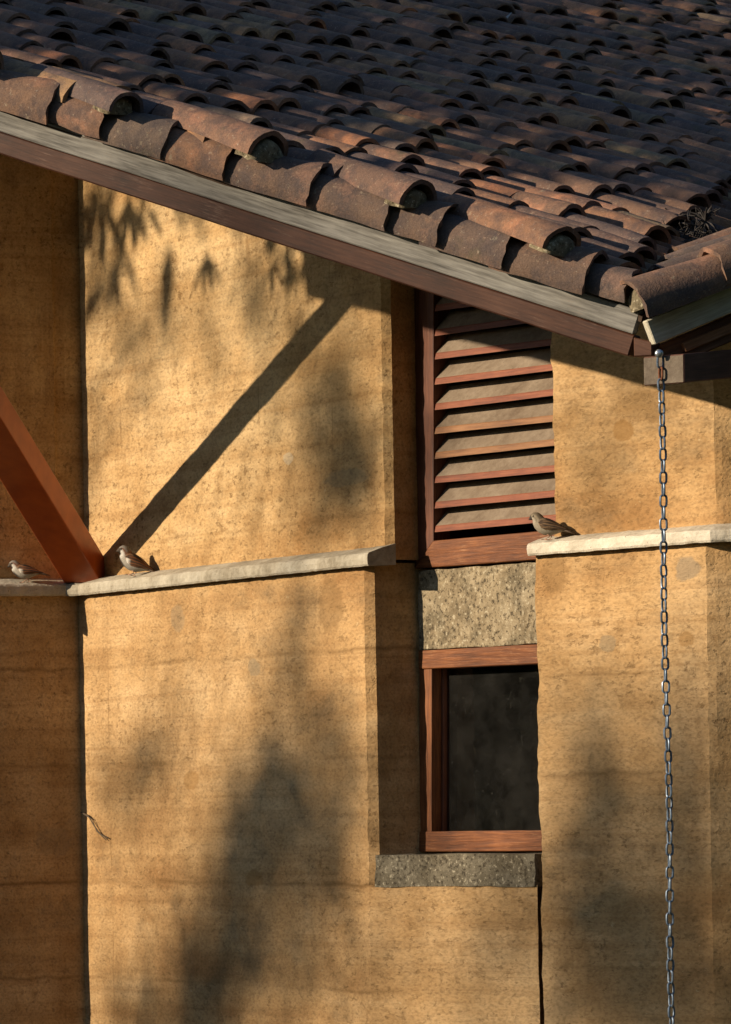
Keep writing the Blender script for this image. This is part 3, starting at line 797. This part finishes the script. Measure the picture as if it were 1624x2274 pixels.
# (x forward, z up, half height, half width) from tail tip to bill tip
SECT = [(-.0760, .0135, .0012, .0075), (-.0600, .0200, .0028, .0095), (-.0440, .0262, .0055, .0100), (-.0330, .0292, .0095, .0135), (-.0200, .0318, .0165, .0195),
        (-.0050, .0335, .0222, .0238), (.0100, .0370, .0242, .0250), (.0215, .0420, .0232, .0238), (.0295, .0485, .0205, .0212), (.0335, .0548, .0180, .0186),
        (.0365, .0602, .0168, .0174), (.0415, .0648, .0155, .0164), (.0468, .0660, .0128, .0142), (.0512, .0650, .0090, .0095), (.0545, .0634, .0070, .0064), (.0585, .0612, .0042, .0038), (.0632, .0586, .0005, .0005)]
def sparrow(name, label, male, loc, heading, pitch_=0., scale=1., stride=.004):
    NS = 20; vs, fs, mi = [], [], []; cols = []
    cs = [V(s[0], 0, s[1]) for s in SECT]
    def paint(v, i, an):
        x, y, z = v; s_ = math.sin(an)                              # s_ = 1 on the back, -1 on the belly
        nz_ = noise.noise(V(x*160, y*260, z*260)); nl_ = noise.noise(V(x*50, y*500, z*420))
        if i <= 2: return (.10, .07, .05) if nl_ > -.1 else (.20, .15, .11)
        if i >= 9:
            if male:
                if s_ > .55: return (.20, .18, .16) if i >= 10 else (.17, .085, .045)
                if s_ < -.35 and i >= 10: return (.025, .02, .018)
                if abs(s_) <= .55 and i >= 12: return (.05, .035, .025)
                if s_ > .1: return (.15, .06, .03)
                return (.48, .45, .41)
            if s_ > .45: return (.15, .12, .085)
            if s_ > .12 and i < 13: return (.30, .24, .17) if s_ > .28 else (.12, .085, .055)
            if s_ < -.3: return (.34, .29, .23)
            return (.19, .155, .11)
        if s_ > .35:
            if nl_ > .02: return (.035, .024, .018)
            return (.20, .11, .06) if male else (.19, .145, .095)
        if s_ > .0: return (.20, .15, .11)
        base = V(.31, .28, .24) if male else V(.27, .23, .175)
        if male and i >= 7 and s_ < -.7: return (.05, .04, .035)
        return tuple(base*(1 + .15*nz_))
    for i, (x, z, hh, hw_) in enumerate(SECT):
        t = (cs[min(i+1, len(cs)-1)] - cs[max(i-1, 0)]).normalized(); n_ = V(-t.z, 0, t.x)
        for k in range(NS):
            an = 2*math.pi*k/NS; v = cs[i] + V(0, math.cos(an)*hw_, 0) + n_*(math.sin(an)*hh)
            vs.append(v); cols.append(paint(v, i, an))
    for i in range(len(SECT)-1):
        for k in range(NS):
            fs.append((i*NS+k, i*NS+(k+1) % NS, (i+1)*NS+(k+1) % NS, (i+1)*NS+k)); mi.append(1 if i >= 13 else 0)
    fs.append(tuple(range(NS-1, -1, -1))); mi.append(0); fs.append(tuple((len(SECT)-1)*NS+k for k in range(NS))); mi.append(1)
    def add(v, f, m, cfun=None):
        k0 = len(vs); vs.extend(v); fs.extend(tuple(q+k0 for q in x) for x in f); mi.extend([m]*len(f))
        cols.extend([cfun(p_) if cfun else (.1, .08, .06) for p_ in v])
    for sd in (-1, 1):
        # folded wing: a shell lying on the flank
        W = [(.0260, .0455, .0060, .0195), (.0180, .0425, .0125, .0250), (.0050, .0385, .0140, .0262), (-.0080, .0355, .0122, .0246), (-.0220, .0320, .0092, .0196), (-.0360, .0285, .0055, .0138), (-.0520, .0250, .0014, .0080)]
        wv, wf = [], []
        for j, (x, z, hh, yy) in enumerate(W):
            for k in range(9):
                f_ = k/8*2-1
                wv.append(V(x, sd*(yy*(1-.10*f_*f_) + .0035*(1-abs(f_)**3) - (.0045 if f_ > .3 else 0)*(f_-.3)), z + f_*hh + .0025))
        for j in range(len(W)-1):
            for k in range(8):
                q = (j*9+k, j*9+k+1, (j+1)*9+k+1, (j+1)*9+k); wf.append(q if sd > 0 else q[::-1])
        def wc(p_):
            s_ = p_.z - (.0285 + (p_.x+.036)*.25); st_ = math.sin((p_.z + p_.x*-.28)*950)
            if male and .012 < p_.x < .019 and s_ < .006: return (.60, .56, .50)
            if st_ > -.1: return (.05, .035, .026)
            return (.20, .080, .035) if male else (.20, .125, .07)
        add(wv, wf, 0, wc)
        # leg and toes
        fx = .004 + sd*stride; hip = V(.004, sd*.008, .016); kn = V(-.002, sd*.0085, .009); ft_ = V(fx + .006, sd*.009, .0012)
        v_, f_ = tube([hip + V(0, 0, .008), hip, kn, ft_], [.0055, .0038, .0014, .0012], 7); add(v_, f_, 2)
        for an in (-.5, 0, .5, math.pi):
            d = V(math.cos(an), math.sin(an), 0); v_, f_ = tube([ft_, ft_ + d*.006 + V(0, 0, .0006), ft_ + d*.011 - V(0, 0, .0006)], [.0011, .0010, .0005], 6); add(v_, f_, 2)
        e = V(.0440, sd*.0152, .0676); bmx = bmesh.new(); bmesh.ops.create_uvsphere(bmx, u_segments=8, v_segments=6, radius=.0021)
        ev = [v.co + e for v in bmx.verts]; ef = [tuple(v.index for v in f.verts) for f in bmx.faces]; bmx.free(); add(ev, ef, 3)
    o = mesh_obj(name, vs, fs, [FEATH, BEAK, LEG, EYE_M], None, True, mi)
    ca = o.data.color_attributes.new('plumage', 'FLOAT_COLOR', 'POINT')
    for k, c in enumerate(cols): ca.data[k].color = (*c, 1)
    h = Vector(heading).normalized()
    o.matrix_world = Matrix.Translation(loc) @ Matrix.Rotation(math.atan2(h.y, h.x), 4, 'Z') @ Matrix.Rotation(-pitch_, 4, 'Y') @ Matrix.Scale(scale, 4)
    return o
def ledge_pt(P0, U, px, py):                                       # a spot on the weathered ledge top
    return on(px, py, P0, left_of(U))
s1 = ledge_pt(C0 - b*.016, a, 297, 1269); s1.z = ZL + .040 + .008
tag(sparrow('sparrow', 'sparrow with white cheek and chestnut wings standing in sunlight right of the red brace', True, s1, (-.96, .28, 0), .20, 1.24), 'bird', 'bird')
o = [x for x in bpy.data.objects if x.name == 'sparrow'][0]
o['label'] = 'sparrow with white cheek and chestnut wings standing in sunlight right of the red brace'; o['category'] = 'bird'; o['group'] = 'sparrows on the ledges'
s2 = on(62, 1280, C0 + a*.010, left_of(bL)); s2.z = ZL + .040 + .009
tag(sparrow('sparrow', 'sparrow in shadow on the ledge left of the red brace', True, s2, (-.99, .12, 0), -.10, 1.05, .010), 'sparrow in shadow on the ledge left of the red brace', 'bird', 'sparrows on the ledges')
s3 = on(1222, 1188, RW + nw*.004, left_of(aw)); s3.z = ZLR + .036 + .009
tag(sparrow('sparrow', '', False, s3, (-.93, .37, 0), .0, 1.08, .004), 'plain brown sparrow at the end of the pale ledge beside the louvred vent', 'bird', 'sparrows on the ledges')

# ------------------------------------------------------------------ small things
# dry twigs caught in the valley
TW = plain('dry_twig', (.045, .040, .038), .9, .1, var=.5, sc=60)
nest_c = on(1530, 545, V1 + N3*.04, N3)
rt = random.Random(5); tp = []
for k in range(170):
    c = nest_c + VAL.normalized()*rt.gauss(.02, .10) + H3*rt.gauss(0, .02) + D3*rt.gauss(-.01, .045) + up*abs(rt.gauss(.02, .022))
    d = (VAL.normalized()*rt.gauss(0, 1) + V(rt.gauss(.5, .5), rt.gauss(0, .5), rt.gauss(.15, .35))).normalized()
    L = rt.uniform(.05, .17); mid = c + V(rt.gauss(0, .008), rt.gauss(0, .008), rt.gauss(0, .008))
    tp.append(tube([c - d*L/2, mid, c + d*L/2 + V(0, 0, rt.gauss(0, .01))], [.0022, .0020, .0010], 5))
tc = on(1567, 492, V1 + N3*.12, N3)
for k in range(46):
    an = rt.uniform(0, 6.28); d = V(math.cos(an)*.35, math.sin(an)*.35, rt.uniform(-1, .9)).normalized()
    tp.append(tube([tc, tc + d*.03 + V(0, 0, .004), tc + d*rt.uniform(.04, .07) - V(0, 0, .01)], [.004, .003, .0012], 5))
vs, fs = merge(tp)
tag(mesh_obj('twig_pile', vs, fs, TW), 'tangle of dark dry twigs caught in the roof valley', 'twigs')
# a bent twig on the wall and one on the tiles
w1 = [on(x, y, C0 - b*.012, left_of(a)) for x, y in ((180, 1804), (196, 1812), (208, 1832), (222, 1852), (240, 1862))]
w2 = [on(x, y, C0 - b*.012, left_of(a)) for x, y in ((186, 1808), (205, 1820), (214, 1845), (236, 1866))]
vs, fs = merge([tube(w1, .0020, 6), tube(w2, .0016, 6)])
tag(mesh_obj('bent_twig', vs, fs, plain('grey_twig', (.10, .075, .05), .9)), 'small bent twig poking out of the lower earth wall at the left corner', 'twig')
w3 = [on(1115, 52, V1 + N3*.08, N3), on(1123, 42, V1 + N3*.10, N3), on(1136, 28, V1 + N3*.12, N3)]
vs, fs = tube(w3, [.004, .006, .002], 6)
tag(mesh_obj('dry_leaf_stalk', vs, fs, plain('pale_stalk', (.22, .22, .23), .9)), 'short pale stalk standing up between tiles near the top of the roof', 'twig')

# ------------------------------------------------------------------ trees outside the frame that shade the walls and the roof
LEAF = Mat('leaf', .6, .3); lP = LEAF.pos()
LEAFM = LEAF.done(LEAF.ramp(LEAF.noise(lP, 5, 3), [(.35, (.035, .06, .018)), (.65, (.075, .11, .03))]))
BARK = plain('bark', (.10, .075, .055), .95, .1, var=.4, sc=12)
rl_ = random.Random(21)
def leaf_geo(P, d, L, W_, droop=.25):
    d = d.normalized(); ref = V(0, 0, 1) if abs(d.z) < .9 else V(1, 0, 0); s = d.cross(ref).normalized()
    s = (s*math.cos(rl_.uniform(-.8, .8)) + d.cross(s)*math.sin(rl_.uniform(-.8, .8))).normalized()
    m1 = P + d*L*.5; e = P + d*L - V(0, 0, L*droop)
    return [P, m1 + s*W_/2, e, m1 - s*W_/2], [(0, 1, 2, 3)]
def cluster(c, rad, n, L, W_):
    out = []
    for k in range(n):
        o = V(rl_.gauss(0, 1), rl_.gauss(0, 1), rl_.gauss(0, 1))*rad*.5
        d = V(rl_.gauss(0, 1), rl_.gauss(0, 1), rl_.gauss(-.4, .8))
        out.append(leaf_geo(c + o, d, L*rl_.uniform(.6, 1.2), W_*rl_.uniform(.7, 1.2)))
    return out
def tree(name, label, base, clumps, trunk_r=.12, cat='tree'):
    t = empty(name, tuple(base)); tag(t, label, cat)
    cen = sum((c for c, *_ in clumps), V(0, 0, 0))/len(clumps)
    fork = V(base.x, base.y, base.z) + (V(cen.x, cen.y, cen.z) - base)*.45
    parts = [tube([base, base.lerp(fork, .5) + V(.06, -.05, 0), fork], [trunk_r, trunk_r*.8, trunk_r*.55], 10)]
    lf = []
    for (c, rad, n, L, W_) in clumps:
        m_ = fork.lerp(c, .5) + V(0, 0, .12); parts.append(tube([fork, m_, c], [.007, .005, .003], 6)); lf += cluster(c, rad, n, L, W_)
    inv = Matrix.Translation(-base)
    vs, fs = merge(parts); o = mesh_obj('trunk', [inv @ v for v in vs], fs, BARK, t, True)
    vs, fs = merge(lf); mesh_obj('crown', [inv @ v for v in vs], fs, LEAFM, t)
    return t
def toward_sun(px, py, P, d, dist): return on(px, py, P, left_of(d)) + TO*dist
cl = []
def shade(px, py, rad, n, dist, P=C0, d=a, L=.16, W_=.07): cl.append((toward_sun(px, py, P, d, dist), rad, n, L, W_))
def veil(lst, dist, P, d, L=.17, W_=.075, kk=.78, sp=1.):
    for px, py, rad, cov in lst:
        rad *= sp
        shade(px, py, rad, max(3, int(cov*kk*math.pi*rad*rad/(L*W_*.27))), dist, P, d, L, W_)
# bay wall, lower: one broad soft band with dimmer light round it
veil(((655, 1375, .13, .5), (655, 1450, .16, .8), (645, 1550, .18, .9), (625, 1650, .20, 1.1), (590, 1750, .24, 1.2), (560, 1850, .28, 1.2), (540, 1950, .26, 1.2), (520, 2050, .26, 1.4), (470, 2140, .28, 1.8),
      (430, 2240, .30, 2.0), (350, 2290, .26, 1.6), (700, 1740, .28, 1.0), (760, 1830, .30, 1.0), (690, 1920, .26, 1.0), (640, 1820, .28, .8), (290, 1650, .20, 1.0), (250, 1740, .18, .7), (380, 1690, .18, .5), (640, 2080, .22, .6), (620, 2200, .28, .7), (260, 2160, .2, .4),
      (780, 2240, .3, .6), (950, 2200, .3, .5), (1120, 2180, .3, .6), (1130, 2040, .2, .3), (780, 1600, .2, .3), (420, 1560, .2, .2)), 27, C0, a, kk=.58, sp=1.25)
# bay wall, upper: shade round a pool of light
veil(((700, 980, .26, 1.1), (790, 1040, .22, 1.2), (800, 920, .22, 1.0), (690, 860, .2, .6), (600, 1010, .18, .4), (295, 745, .15, 1.0), (350, 700, .16, .7), (230, 680, .16, .7), (460, 700, .2, .5), (580, 720, .2, .5), (680, 700, .2, .6),
      (780, 760, .24, .6), (215, 880, .12, .5), (560, 620, .2, .5), (230, 590, .18, .9), (400, 640, .16, .4), (215, 1060, .12, .3)), 22, C0U, a, kk=1.0)
veil(((640, 555, .07, 1.4), (690, 590, .08, 1.5), (590, 530, .06, 1.1), (740, 610, .07, 1.3), (540, 505, .05, .8)), 6, C0U, a, .12, .05)
veil(((225, 480, .10, .9), (255, 540, .10, .7), (225, 610, .1, .6), (215, 430, .10, .9)), 8, C0U, a, .2, .09)
# right-hand wall
veil(((1290, 890, .18, .5), (1400, 860, .2, .3), (1270, 990, .14, .3), (1300, 1580, .2, .5), (1340, 1660, .2, .7), (1450, 1690, .22, .8), (1300, 1760, .2, .7), (1550, 1720, .22, .7), (1430, 1800, .2, .5), (1260, 1880, .22, .7), (1400, 1960, .26, .7), (1540, 1900, .28, .9),
      (1300, 2060, .3, .8), (1470, 2090, .32, 1.0), (1270, 2210, .3, .9), (1430, 2240, .32, 1.0), (1570, 2200, .3, 1.0), (1570, 1520, .2, .6), (1580, 1350, .14, .4), (1230, 1520, .16, .3)), 27, RW, aw, kk=.62, sp=1.25)
tb_ = V(-27.5, 14.5, 0)
tree('shade_tree', 'leafy tree standing left of the house, outside the picture', tb_, cl, .13)
# broad fingered leaves close to the eave: their shadow falls under the verge
fl = []; stems = []
def finger(px, py, dist, n, L, spread=1.0, P=C0U, d=a):
    c = toward_sun(px, py, P, d, dist); stems.append(c)
    for k in range(n):
        an = (k/(n-1)-.5)*spread
        dd = a*math.sin(an)*1.6 + V(0, 0, -math.cos(an)) + b*rl_.uniform(-.1, .1)
        s_ = a; w_ = L*.13
        p0, p1, p2, p3 = c, c + dd*L*.35, c + dd*L*.7, c + dd*L
        fl.append(([p0, p1 + s_*w_, p2 + s_*w_*.9, p3, p2 - s_*w_*.9, p1 - s_*w_], [(0, 1, 2, 3, 4, 5)]))
for px, py, n, L in ((285, 440, 4, .20), (325, 450, 2, .17), (460, 560, 4, .15), (605, 575, 3, .13), (225, 440, 3, .26)):
    finger(px, py, 5.0, n, L)
hub = toward_sun(-420, 300, C0U, a, 5.0); base2 = V(hub.x, hub.y, 0); hub = V(hub.x, hub.y, hub.z + 1.1)
ft_t = empty('finger_leaf_tree', tuple(base2)); tag(ft_t, 'slender tree with fingered leaves beside the eave, outside the picture', 'tree')
inv = Matrix.Translation(-base2)
ptr = [tube([base2, base2.lerp(hub, .5) + V(-.05, .05, 0), hub], [.07, .05, .03], 8)]
for c in stems: ptr.append(tube([hub, V((hub.x+c.x*2)/3, (hub.y+c.y*2)/3, hub.z + .3), c + V(0, 0, .6), c], [.010, .004, .002, .002], 5))
vs, fs = merge(ptr); mesh_obj('trunk', [inv @ V(*v) for v in vs], fs, BARK, ft_t, True)
vs, fs = merge(fl); mesh_obj('crown', [inv @ V(*v) for v in vs], fs, LEAFM, ft_t)
# tall tree that keeps the back of the roof in shade
cl2 = []
for px in range(-250, 1800, 130):
    for py in range(-260, 420, 75):
        vy = 250 + .33*px                                            # verge row at this column
        if py > vy - 255: continue
        P = on(px + rl_.uniform(-50, 50), py, V1 + N3*.06, N3)
        cl2.append((P + TO*rl_.uniform(8.5, 10.5), .5, 34, .27, .13))
tree('tall_tree', 'tall dense tree behind the left of the house, outside the picture', V(-10.5, 18.0, 0), cl2, .22)

def round_tree(name, label, base, rad, hgt, n=1500):  # unseen tree, added to keep low sky light off the walls
    pts = []
    for k in range(26):
        d = V(rl_.gauss(0, 1), rl_.gauss(0, 1), rl_.gauss(0, .8)).normalized()*rad*rl_.uniform(.35, .95)
        pts.append((base + V(0, 0, hgt) + d, rad*.5, n//26, .5, .28))
    return tree(name, label, base, pts, .16)
def shrub(label, base, n=2800):  # unseen shrub, added so the window glass reflects something dark
    pts = []
    for k in range(14):
        pts.append((base + V(rl_.uniform(-1.1, 1.1), rl_.uniform(-1.6, 1.6),   .35 + 2.1*((k*5) % 14)/13), 1.0, n//14, .34, .22))
    return tree('added_shrub', label, base, pts, .06, 'shrub')
for y, lab in ((12.5, 'nearest of the three shrubs added far left to darken the glass reflection'), (15.6, 'middle one of the three shrubs added far left to darken the glass reflection'), (18.7, 'farthest of the three shrubs added far left to darken the glass reflection')):
    tag(shrub(lab, V(-9.5, y, 0)), group='added shrubs left of the house')
for x, y, r_, h_, lab in ((7.5, 8, 4, 4.8, 'round tree added to block low sky, right of the viewpoint and nearest the house'), (8, -4, 4.6, 5.4, 'round tree added to block low sky, behind the viewpoint on the right'),
        (-8, -5, 4.6, 5.4, 'round tree added to block low sky, behind the viewpoint on the left'), (12.5, 13.5, 4.6, 5.4, 'large tree added to block low sky, facing the right end of the house'),
        (-12, 4, 4, 4.8, 'leafy tree added to block low sky, far left of the viewpoint'), (0, -12, 5, 5.8, 'widest tree added to block low sky, straight behind the viewpoint')):
    tag(round_tree('sky_block_tree', lab, V(x, y, 0), r_, h_, 2800), lab, 'tree', 'added sky-blocking trees around the viewpoint')
